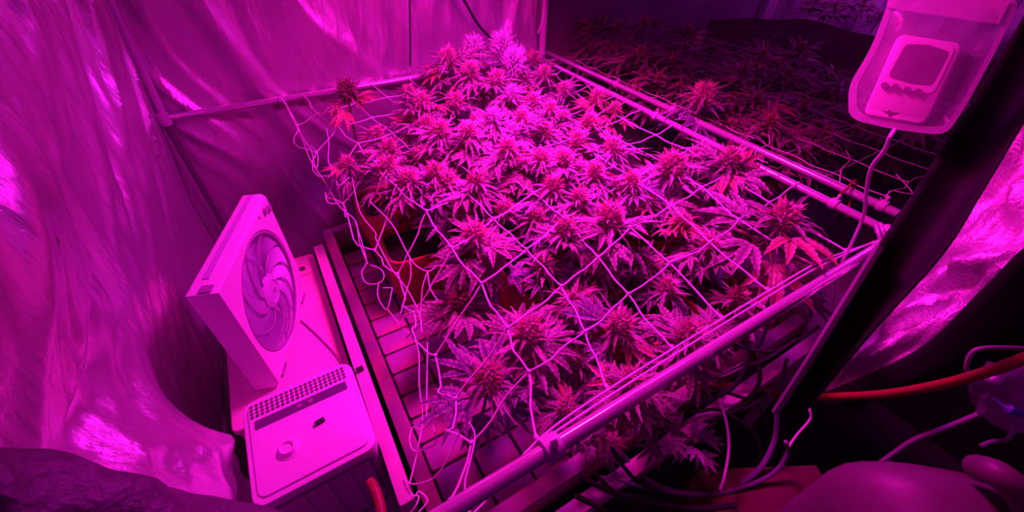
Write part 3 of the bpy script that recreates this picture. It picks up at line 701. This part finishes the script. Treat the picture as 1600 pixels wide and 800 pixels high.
def shoot(P, Rm, look, nf_, label, group=None, base=.55, tilt=(0, 0), budk=1.0, redp=0.06, blade=True, lean=None, bk=1.0):
    seedc[0] += 1; r = random.Random(seedc[0]*7.7)
    lean = lean or (r.uniform(-.03, .03), r.uniform(-.03, .03))
    P = Vector(P); root = thing('cannabis_shoot', (P.x+lean[0], P.y+lean[1], base), label, 'plant', group)
    top = P-root.location; h = top.z
    mb_, mp, ms, ml = [MT[q] for q in LOOK[look]]
    s = link_om('stem', STEM, MT['stem'] if look != 'dry' else MT['wood'], root); s.scale = (.0035, .0035, max(.02, h))
    s.rotation_euler = Vector((0, 0, 1)).rotation_difference(top.normalized()).to_euler()
    tl_ = (tilt[0]+r.uniform(-.15, .15), tilt[1]+r.uniform(-.15, .15), r.uniform(0, 6.28))
    bs = Rm*.84*budk*bk
    if budk > 0:
        b = link_om('flower_bud', r.choice(BUDS), mb_, root); b.location = top+Vector((0, 0, .09*Rm)); b.scale = (bs, bs, bs*1.1); b.rotation_euler = tl_
        p = link_om('pistil_hairs', r.choice(PIST), mp, root); p.location = top+Vector((0, 0, .09*Rm)); p.scale = (bs, bs, bs*1.1); p.rotation_euler = tl_; stuff(p)
    if blade:
        q = link_om('sugar_leaves', r.choice(BLADES), ms, root); q.location = top; q.scale = (Rm*.95, Rm*.95, Rm*.85); q.rotation_euler = tl_; stuff(q)
    a0 = r.uniform(0, 6.28)
    for i in range(nf_):
        lm = MT['leaf_red'] if r.random() < redp else ml
        if look == 'mixed' and i % 4 == 1: lm = MT['leaf_red']
        f = link_om('fan_leaf', r.choice(FANS), lm, root)
        k = i/max(1, nf_-1); f.location = top*(1-(.10+.35*k)*min(1, Rm/max(.05, h)))
        L = Rm*r.uniform(.85, 1.2); f.scale = (L, L, L)
        f.rotation_euler = (r.uniform(-.25, .45)-.25*k, r.uniform(-.5, .5), a0+i*2.39996+r.uniform(-.3, .3))
    return root
# ---- the flower heads one can make out, by eye: pixel, height, leaf reach in pixels
def zone(x, y):
    if y > 1.38: return 'near the back tube'
    if y < .50: return 'close behind the front border cord'
    if x < .40: return 'on the side of the hanging net edge'
    if x > .88: return 'beside the inner side tube'
    return 'in the middle of the net' if y < .95 else 'in the crowded far half of the net'
def zone2(x, y):
    if x < 1.62: return 'beside the outer side tube'
    if y > 1.45: return 'against the dark rear liner'
    if x > 2.25: return 'below the black partition'
    return 'in the middle of the bed' if y > .8 else 'near the black door edge'
def head(px_, py_, z, rp, look, nf_, label, group=None, **k):
    P = Zp(px_, py_, z); return shoot(P, rp*depth(P)/F, look, nf_, label, group, **k)
G = 'flower heads growing through the lit net'
head(825, 525, .70, 95, 'pink', 8, 'wide open flower head with a glowing centre below the net, over dark gaps')
head(764, 598, .68, 105, 'violet', 8, 'large low flower head with long drooping fan leaves beside the bare tray pads')
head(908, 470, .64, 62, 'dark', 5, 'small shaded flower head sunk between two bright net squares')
head(968, 515, .68, 90, 'violet', 8, 'violet leaved flower head just behind the front border cord')
head(1072, 532, .715, 95, 'pink', 8, 'pink flower head pressed against the front border cord and thick tube')
head(985, 600, .70, 80, 'pink', 7, 'red centred flower head under the front border cord beside the thick tube', redp=.2)
head(882, 640, .66, 60, 'mixed', 5, 'small reddish flower head close to the broad tube clip')
head(884, 362, .77, 66, 'pink', 7, 'bright flower head pushing a net knot upward', redp=0)
head(952, 350, .79, 92, 'pink', 8, 'very bright wide flower head with tall upright leaves in the net middle', redp=0)
head(742, 375, .76, 80, 'pink', 8, 'pink flower head with one long serrated leaf reaching towards the hanging net edge')
head(1216, 350, .80, 120, 'mixed', 10, 'big spreading flower head with red side leaves near the corner connector', budk=.8)
head(1104, 388, .73, 62, 'pink', 7, 'flower head standing alone between the front cord and the big red leaved one')
head(1046, 270, .79, 88, 'pink', 9, 'bright star shaped flower head beside the inner side tube', redp=.05)
head(1138, 256, .82, 72, 'mixed', 8, 'flower head leaning over the inner side tube with a drooping pink leaf')
head(1098, 158, .86, 72, 'violet', 8, 'violet flower head rising above the outer side tube from the second bed')
head(957, 238, .80, 62, 'pink', 7, 'pale flower head with one straight hanging leaf under a net cord')
rest = [(775, 130, .88, 50, 'pink'), (735, 120, .88, 52, 'pink'), (660, 165, .85, 50, 'mixed'), (690, 210, .85, 56, 'pink'), (735, 215, .86, 54, 'pink'), (795, 240, .86, 58, 'pink'), (845, 255, .84, 56, 'pink'),
 (770, 190, .88, 50, 'frost'), (815, 190, .87, 46, 'pink'), (860, 178, .85, 46, 'pink'), (920, 195, .83, 44, 'red'), (880, 255, .84, 52, 'pink'), (930, 275, .82, 54, 'pink'), (985, 290, .80, 52, 'violet'), (640, 285, .80, 52, 'pink'),
 (680, 275, .80, 54, 'violet'), (745, 290, .80, 60, 'pink'), (640, 150, .84, 40, 'mixed'), (610, 235, .80, 46, 'pink'), (905, 315, .80, 56, 'pink'), (850, 120, .84, 40, 'pink'), (800, 150, .88, 40, 'frost'),
 (815, 275, .78, 70, 'pink'), (862, 300, .79, 66, 'violet'), (800, 212, .84, 48, 'frost'), (730, 245, .79, 62, 'pink'), (700, 295, .76, 70, 'pink'),
 (608, 268, .78, 62, 'pink'), (545, 262, .76, 44, 'mixed'), (790, 170, .82, 46, 'pink'), (755, 150, .82, 44, 'pink'), (712, 166, .82, 52, 'pink'), (832, 165, .83, 48, 'mixed'),
 (850, 212, .80, 52, 'pink'), (772, 252, .79, 56, 'pink'), (660, 250, .78, 50, 'pink'), (902, 225, .80, 50, 'mixed'), (880, 146, .81, 40, 'pink'),
 (932, 158, .82, 44, 'red'), (960, 175, .80, 36, 'red'), (905, 270, .79, 50, 'pink'), (668, 200, .80, 48, 'pink'), (640, 195, .78, 40, 'mixed'), (590, 215, .78, 44, 'pink'),
 (835, 97, .84, 38, 'pink'), (1010, 320, .74, 50, 'mixed'), (720, 335, .72, 60, 'violet'), (790, 335, .73, 60, 'violet'),
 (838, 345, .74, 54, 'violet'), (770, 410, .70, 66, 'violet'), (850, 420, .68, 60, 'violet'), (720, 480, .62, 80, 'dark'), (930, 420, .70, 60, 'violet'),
 (1000, 410, .68, 56, 'mixed'), (1040, 455, .66, 60, 'violet'), (900, 570, .60, 62, 'violet'), (1150, 470, .66, 56, 'dark'), (1065, 350, .74, 46, 'red'), 
 (1085, 250, .76, 46, 'pink'), (960, 300, .77, 50, 'mixed'), (620, 300, .75, 46, 'mixed'), (745, 195, .80, 46, 'pink'), (880, 190, .80, 42, 'pink'), (690, 130, .82, 40, 'pink'), (820, 130, .83, 40, 'mixed')]
LB = {'pink': 'pink lit flower head', 'violet': 'flower head with bluish violet leaves', 'mixed': 'flower head with a few red leaves', 'red': 'all red yellowing flower head',
      'dark': 'dark shaded low flower head', 'frost': 'frosty white flower head'}
for (a, b, z, rp, lk) in rest:
    P = Zp(a, b, z); zn = zone(P.x, P.y); head(a, b, z, rp*1.08, lk, 5, LB[lk]+' '+zn, 'set: '+LB[lk]+' '+zn)
head(742, 82, .93, 34, 'frost', 3, 'slim frosty bud spike beside the black cable on the back wall', base=.6, budk=2.0)
head(786, 80, .93, 42, 'frost', 4, 'tall frosty bud spike below the black cable end', base=.6, budk=1.9)
head(802, 103, .91, 40, 'frost', 4, 'short frosty bud spike in front of the tall one', base=.6, budk=1.9)
head(702, 98, .92, 66, 'mixed', 9, 'tall leafy top standing dark stemmed in front of the back tube', base=.6, budk=.8)
head(545, 150, .88, 52, 'dry', 6, 'dried dark cola with limp red leaves in front of the back tube', base=.6, budk=1.3)
# ---- lower storey: shaded leafy shoots filling the bed
r2 = random.Random(5); cnt = 0; pts = []
while cnt < 48:
    x, y = r2.uniform(.24, 1.10), r2.uniform(.27, 1.70)
    if x < .34 and y < .75: continue
    if x < .42 and y < 1.12: continue
    if x > .93 and .72 < y < 1.35: continue
    if any(math.hypot(x-a, y-b) < .075 for a, b in pts): 
        cnt += .02; continue
    pts.append((x, y)); cnt += 1
    z = r2.uniform(.56, .68)
    lk = r2.choice(['violet', 'violet', 'dark', 'dark', 'mixed']); zn = zone(x, y); ad = {'violet': 'violet', 'dark': 'dark', 'mixed': 'partly red'}[lk]
    shoot((x, y, z), r2.uniform(.085, .13), lk, 6, ad+' leafy side shoot under the canopy '+zn, ad+' low side shoots '+zn, base=.46, budk=.5, redp=.05)
for (a, b, z, rp, lk, lb) in ((1030, 665, .62, 60, 'pink', 'leafy shoot hanging out under the thick front tube near the cables'), (935, 690, .58, 50, 'pink', 'leafy shoot under the bright part of the thick front tube'), (1085, 690, .56, 50, 'violet', 'drooping violet shoot beside the timber rail and black cables')):
    head(a, b, z, rp, lk, 6, lb, base=.46, budk=.3, blade=False)
# ---- dark second bed
DK = [(965, 45, .86, 40), (1005, 42, .88, 46), (1075, 52, .86, 40), (940, 35, .86, 34), (1000, 88, .82, 50), (1050, 100, .80, 40), (1115, 75, .82, 40), (1160, 115, .80, 44), (1200, 200, .76, 70),
      (1255, 170, .76, 50), (1300, 120, .80, 44), (1230, 120, .80, 44), (1180, 160, .78, 44), (1290, 210, .74, 46), (1330, 175, .76, 46), (1140, 200, .74, 50), (1190, 90, .82, 40), (1250, 80, .82, 44), (1060, 140, .76, 40)]
for (a, b, z, rp) in DK:
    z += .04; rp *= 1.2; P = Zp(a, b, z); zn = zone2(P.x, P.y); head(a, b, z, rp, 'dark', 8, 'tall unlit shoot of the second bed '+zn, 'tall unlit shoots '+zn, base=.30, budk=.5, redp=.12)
for i in range(34):
    x, y = r2.uniform(1.45, 2.6), r2.uniform(.45, 1.9); zn = zone2(x, y)
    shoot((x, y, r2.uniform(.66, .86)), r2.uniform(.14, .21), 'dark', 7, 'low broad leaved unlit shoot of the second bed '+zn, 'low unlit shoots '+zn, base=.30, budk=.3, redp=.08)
for (a, b, X, rp) in ((1305, 12, 2.9, 36), (1275, 2, 2.9, 26), (1375, 25, 2.9, 26), (1350, 4, 2.9, 30)):
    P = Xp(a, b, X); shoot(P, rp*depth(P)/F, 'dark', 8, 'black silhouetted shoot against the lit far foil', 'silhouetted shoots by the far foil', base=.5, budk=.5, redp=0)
struct(MB().box((2.02, 1.05, .27), (1.30, 1.8, .04)).build('floor_bed_platform', MT['black_liner']))
# ================================================================== MONITOR IN A CLEAR BAG
hdg = R_(-2); ul = Vector((math.sin(hdg), math.cos(hdg), 0)); ur = -ul; vn = ur.cross(Vector((0, 0, 1)))
P0 = D(1455, 105, .60)
if vn.dot(CP-P0) < 0: vn = -vn
vn = (vn+Vector((0, 0, .5))).normalized(); uv_ = vn.cross(ur).normalized()
if uv_.z < 0: uv_ = -uv_
def onp(px_, py_, off=0.0):
    r = ray(px_, py_); o0 = P0+vn*off; t = (o0-CP).dot(vn)/r.dot(vn); p = CP+r*t-P0; return p.dot(ur), p.dot(uv_)
def plate(name, poly, o0, o1, m, parent, bev=0.0):
    ol = [onp(*p) for p in poly]; M = Matrix((ur, uv_, vn)).transposed().to_4x4()
    ar = sum(ol[i][0]*ol[(i+1) % len(ol)][1]-ol[(i+1) % len(ol)][0]*ol[i][1] for i in range(len(ol)))
    if ar < 0: ol = ol[::-1]
    return MB().prism(ol, o0, o1, M, bev).build(name, m, parent)
def rounded(poly, k=4, f=.25):
    out = []; n = len(poly)
    for i, p in enumerate(poly):
        a, b = Vector(poly[i-1]), Vector(poly[(i+1) % n]); p = Vector(p); s, e = p.lerp(a, f), p.lerp(b, f)
        for q in range(k+1):
            t = q/k; out.append(tuple((1-t)**2*s+2*t*(1-t)*p+t*t*e))
    return out
bag = thing('clear_pouch', P0, 'clear vinyl pouch with welded edges hanging by the black door edge', 'pouch')
outl = rounded([(1398, -20), (1362, 75), (1326, 135), (1326, 186), (1400, 203), (1478, 212), (1510, 165), (1556, 80), (1600, -10)], 4, .3)
inn = [tuple(Vector((1455, 100))+(Vector(p)-Vector((1455, 100)))*.90) for p in outl]
def ring(name, A, B, off, m, parent):
    M = Matrix((ur, uv_, vn)).transposed().to_4x4(); n = len(A)
    vs = [M @ Vector((*onp(*p), o_)) for o_ in (off, off+.002) for q in (A, B) for p in q]
    fs = []
    for i in range(n):
        j = (i+1) % n
        fs += [(i, j, n+j, n+i), (2*n+i, 3*n+i, 3*n+j, 2*n+j), (i, 2*n+i, 2*n+j, j), (n+i, n+j, 3*n+j, 3*n+i)]
    return MB().add(vs, fs).build(name, m, parent)
ring('welded_edge', outl, inn, .0, MT['bag_edge'], bag)
def pil(front):
    M = Matrix((ur, uv_, vn)).transposed().to_4x4(); n = len(inn); vs = []; fs = []; c = onp(1455, 100)
    for k in range(6):
        q = 1-k/5
        for p in inn:
            x, z = onp(*p); x, z = c[0]+(x-c[0])*q, c[1]+(z-c[1])*q
            h = .016*(1-q*q)**.6+.002*N(x*40, z*40, 5)*(1-q)
            vs.append(M @ Vector((x, z, .001+(h if front else -h))))
    for k in range(5):
        for i in range(n): fs.append((k*n+i, k*n+(i+1) % n, (k+1)*n+(i+1) % n, (k+1)*n+i))
    return MB().add(vs, fs).build('front_film' if front else 'back_film', MT['bag'], bag)
pil(True); pil(False)
plate('top_seal', [(1392, -14), (1386, 14), (1560, 40), (1578, 4)], .003, .006, MT['bag_edge'], bag)
dev = thing('monitor_device', P0-vn*.004, 'handheld climate monitor with grey screen and four buttons inside the clear pouch', 'monitor')
plate('shell', rounded([(1404, 54), (1506, 70), (1446, 196), (1348, 180)], 4, .12), -.006, .010, MT['device'], dev, .003)
plate('bezel', rounded([(1412, 64), (1494, 77), (1458, 150), (1378, 136)], 3, .15), .0101, .0115, MT['device'], dev)
plate('screen', rounded([(1416, 72), (1450, 73), (1484, 84), (1456, 136), (1425, 133), (1388, 122)], 3, .15), .0116, .0124, MT['screen'], dev)
for (bx_, by_) in ((1384, 137), (1401, 140), (1419, 144), (1436, 147)):
    plate('button', [(bx_+6.5*math.cos(q*.5236), by_+5.5*math.sin(q*.5236)) for q in range(12)], .0118, .0150, MT['button'], dev)
plate('bird_emblem', [(1378, 174), (1386, 176), (1390, 173), (1393, 177), (1405, 178), (1394, 181), (1390, 184), (1387, 179)], .0102, .0108, MT['button'], dev)
cb = [P0+ur*onp(1398, 200)[0]+uv_*onp(1398, 200)[1]-vn*.006, D(1391, 215, .61), D(1382, 235, .64), D(1362, 262, .70), D(1354, 300, .76), D(1350, 335, .86), D(1335, 372, .90), D(1312, 420, .95), D(1305, 462, 1.0), D(1302, 500, 1.05)]
cablet('sensor_cable', cb, .0033, MT['cable_white'], 'white sensor cable running down from the clear pouch past the side tubes')
# ================================================================== LOWER RIGHT: cords, cables, jug, bags, box
cablet('red_hose', [D(1266, 620, .88), D(1300, 620, .82), D(1380, 616, .72), D(1460, 603, .64), D(1540, 582, .57), D(1640, 545, .50), D(1800, 480, .44)], .0075, MT['red_cord'], 'thick red cord crossing the dark space beside the silver flap', 'cord', n=12)
cablet('red_hose', [D(1075, 603, .98), D(1110, 606, 1.0), D(1150, 603, 1.02), D(1190, 606, 1.05), D(1225, 620, 1.08)], .009, MT['red_cord'], 'short stretch of red cord behind the black cable tangle', 'cord', n=12)
cablet('white_cable', [D(1280, 757, .80), D(1310, 756, .78), D(1345, 745, .76), D(1395, 710, .72), D(1430, 687, .69), D(1480, 668, .66), D(1545, 641, .62)], .0042, MT['cable_dimmed'], 'pale cable lying from the cardboard box to the poly bag')
cablet('white_cable', [D(1545, 641, .63), D(1520, 600, .62), D(1510, 575, .61), D(1520, 550, .60), D(1550, 543, .59), D(1620, 545, .57)], .0032, MT['cable_dimmed'], 'thin pale cable looping above the poly bag')
cablet('white_cable', [D(1585, 662, .58), D(1580, 680, .58), D(1570, 688, .58), D(1550, 690, .58), D(1532, 697, .58)], .0028, MT['cable_dimmed'], 'thin pale cable dropping from the poly bag to the jug')
cablet('white_cable', [D(1262, 625, .93), D(1265, 640, .92), D(1266, 655, .92), D(1245, 680, .93), D(1232, 700, .93), D(1222, 730, .92), D(1204, 762, .90)], .0026, MT['cord'], 'thin pale wire zigzagging down below the black door edge', 'wire')
CB = [([(905, 745), (960, 770), (1000, 780), (1080, 795), (1150, 790)], .80, 'cable'), ([(935, 745), (980, 755), (1040, 768), (1120, 772), (1200, 745), (1230, 710), (1228, 690)], .84, 'cable_violet'),
 ([(955, 700), (975, 730), (1000, 755), (1040, 770)], .80, 'cable'), ([(962, 698), (985, 725), (1015, 752), (1060, 770), (1120, 770), (1180, 740), (1210, 690), (1215, 640)], .86, 'cable_violet'),
 ([(1080, 575), (1120, 590), (1160, 575), (1200, 560), (1245, 530)], .95, 'cable'), ([(1130, 530), (1170, 545), (1210, 548), (1250, 530), (1280, 510)], .96, 'cable'),
 ([(1150, 520), (1180, 560), (1185, 600), (1150, 640), (1100, 660), (1065, 655)], .95, 'cable'), ([(1080, 645), (1120, 640), (1150, 655), (1180, 680), (1190, 720)], .92, 'cable'),
 ([(1095, 600), (1140, 615), (1180, 630), (1200, 660)], .97, 'cable'), ([(900, 775), (930, 790), (970, 815)], .78, 'cable'), ([(925, 735), (950, 760), (985, 790), (1010, 815)], .82, 'cable'),
 ([(1200, 470), (1195, 520), (1170, 560), (1130, 585)], .97, 'cable'), ([(1060, 640), (1110, 625), (1150, 600), (1170, 560), (1165, 520)], .93, 'cable'), ([(1070, 620), (1110, 635), (1160, 640), (1215, 600), (1230, 560)], .98, 'cable')]
for i, (pp, d0, mk) in enumerate(CB):
    cablet('cable', [D(a, b, d0+.012*math.sin(i*2.1+q*1.3)) for q, (a, b) in enumerate(pp)], .0042 if i % 3 else .0056, MT[mk], ('thin' if i % 3 else 'thick')+' black cable in the loose tangle under the thick front tube' if mk == 'cable' else ('violet sheened cable rising at its end beside the black door edge' if i == 3 else 'violet sheened cable sweeping under the cable tangle'), 'cable', 'tangled cables under the front tube, '+mk+('' if i % 3 else ' thick'))
cablet('white_cable', [D(1124, 625, .84), D(1135, 660, .83), D(1139, 700, .82), D(1132, 745, .80), D(1126, 765, .80)], .0028, MT['cable_white'], 'short pale cable hanging down through the cable tangle')
# reflective film pieces on the front rail
for (pp, lb) in (([(935, 752), (962, 735), (985, 758), (958, 775)], 'shiny reflective film square under the thick front tube'),):
    vs = [D(a, b, .83+.01*q) for q, (a, b) in enumerate(pp)]; c = sum(vs, Vector())/4
    mb = MB(); n = 8; gv = []
    for j in range(n+1):
        for i in range(n+1):
            u, v = i/n, j/n; p = vs[0].lerp(vs[1], u).lerp(vs[3].lerp(vs[2], u), v); gv.append(p-CW*.006*N(u*4, v*4, 3))
    o = mb.add(gv, [(j*(n+1)+i, j*(n+1)+i+1, (j+1)*(n+1)+i+1, (j+1)*(n+1)+i) for j in range(n) for i in range(n)]).build('film_patch', MT['film']); md = o.modifiers.new('t', 'SOLIDIFY'); md.thickness = .002
    tag(o, lb, 'film')
# cardboard box
bx0 = D(1225, 800, .80)
cbx = thing('cardboard_box', (bx0.x, bx0.y, 0), 'dark maroon cardboard box below the cable tangle', 'box', rz=R_(-28))
bh = D(1225, 762, .82).z-.03
MB().box((0, -.02, bh/2), (.26, .22, bh)).build('body', MT['box'], cbx)
MB().box((0, -.02, bh+.002), (.26, .015, .003)).build('tape', MT['box'], cbx)
# jug: rounded shoulder, loop handle
jp = D(1500, 830, .50); jug = thing('plastic_jug', jp-Vector((0, 0, .26)), 'pale plastic jug with a rounded shoulder and a loop handle', 'jug', rz=R_(-40))
prof = [(.0, 0), (.085, 0), (.098, .015), (.100, .20), (.096, .235), (.080, .272), (.052, .298), (.030, .308), (.0, .310)]
mb = MB(); n = 30; vs = []
for r, z in prof:
    for j in range(n):
        q = 2*math.pi*j/n; sq = (abs(math.cos(q))**4+abs(math.sin(q))**4)**-.25; vs.append(Vector((r*math.cos(q)*sq*1.15, r*math.sin(q)*sq*.9, z)))
mb.add(vs, [(k*n+j, k*n+(j+1) % n, (k+1)*n+(j+1) % n, (k+1)*n+j) for k in range(len(prof)-1) for j in range(n)]).build('body', MT['jug'], jug)
hl = [D(1530, 732, .50), D(1560, 742, .47), D(1600, 780, .46), D(1630, 850, .47)]
mi = Matrix.Rotation(R_(40), 4, 'Z')
MB().tube([mi @ (p-jug.location) for p in smoothpath(hl, 6)], .016, 12).build('handle', MT['jug'], jug)
# poly bag with a blue band
pb = D(1600, 620, .58); mb = MB(); pbag = thing('poly_bag', pb, 'crumpled clear poly bag with a blue band beside the red cord', 'bag')
n, k = 26, 16; vs = []
for i in range(k+1):
    t = math.pi*i/k
    for j in range(n):
        q = 2*math.pi*j/n; d = Vector((math.sin(t)*math.cos(q), math.sin(t)*math.sin(q), math.cos(t)))
        r = 1+.22*N(d.x*2.5, d.y*2.5, d.z*2.5+2)+.10*N(d.x*7, d.y*7, d.z*7); vs.append(CR*d.x*.062*r+CU*d.y*.050*r-CW*d.z*.04*r)
mb.add(vs, [(i*n+j, i*n+(j+1) % n, (i+1)*n+(j+1) % n, (i+1)*n+j) for i in range(k) for j in range(n)]).build('film', MT['poly'], pbag)
MB().tube([p-pb for p in smoothpath([D(1552, 622, .535), D(1575, 638, .52), D(1610, 650, .525)], 5)], [.002]*5+[.007]*6, 6).build('blue_band', MT['blue'], pbag)
cablet('red_hose', [Zp(600, 830, .56), Zp(594, 790, .56), Zp(586, 765, .56), Zp(578, 752, .555)], .009, MT['red_cord'], 'red cord end in front of the dehumidifier beside the timber rail', 'cord', n=10)
# grow light hanging over the bed
gl = thing('grow_light', LAMP+Vector((0, 0, .012)), 'square grow light panel hanging over the lit bed', 'lamp')
MB().prism(rrect(.54, .50, .02), .02, .08, bev=.006).build('housing', MT['grey'], gl)
# unseen boards added to keep the beam off the next bay and upper wall
MB().box((.285, .10, -.125), (.006, .95, .37)).build('added_beam_blocker', MT['white'], gl)
MB().box((-.285, .02, -.060), (.006, .70, .24)).build('added_beam_blocker', MT['white'], gl)
for sx in (-1, 1):
    MB().tube([(sx*.2, 0, .11), (sx*.02, 0, .40)], .002, 5).build('hanger', MT['cable'], gl)
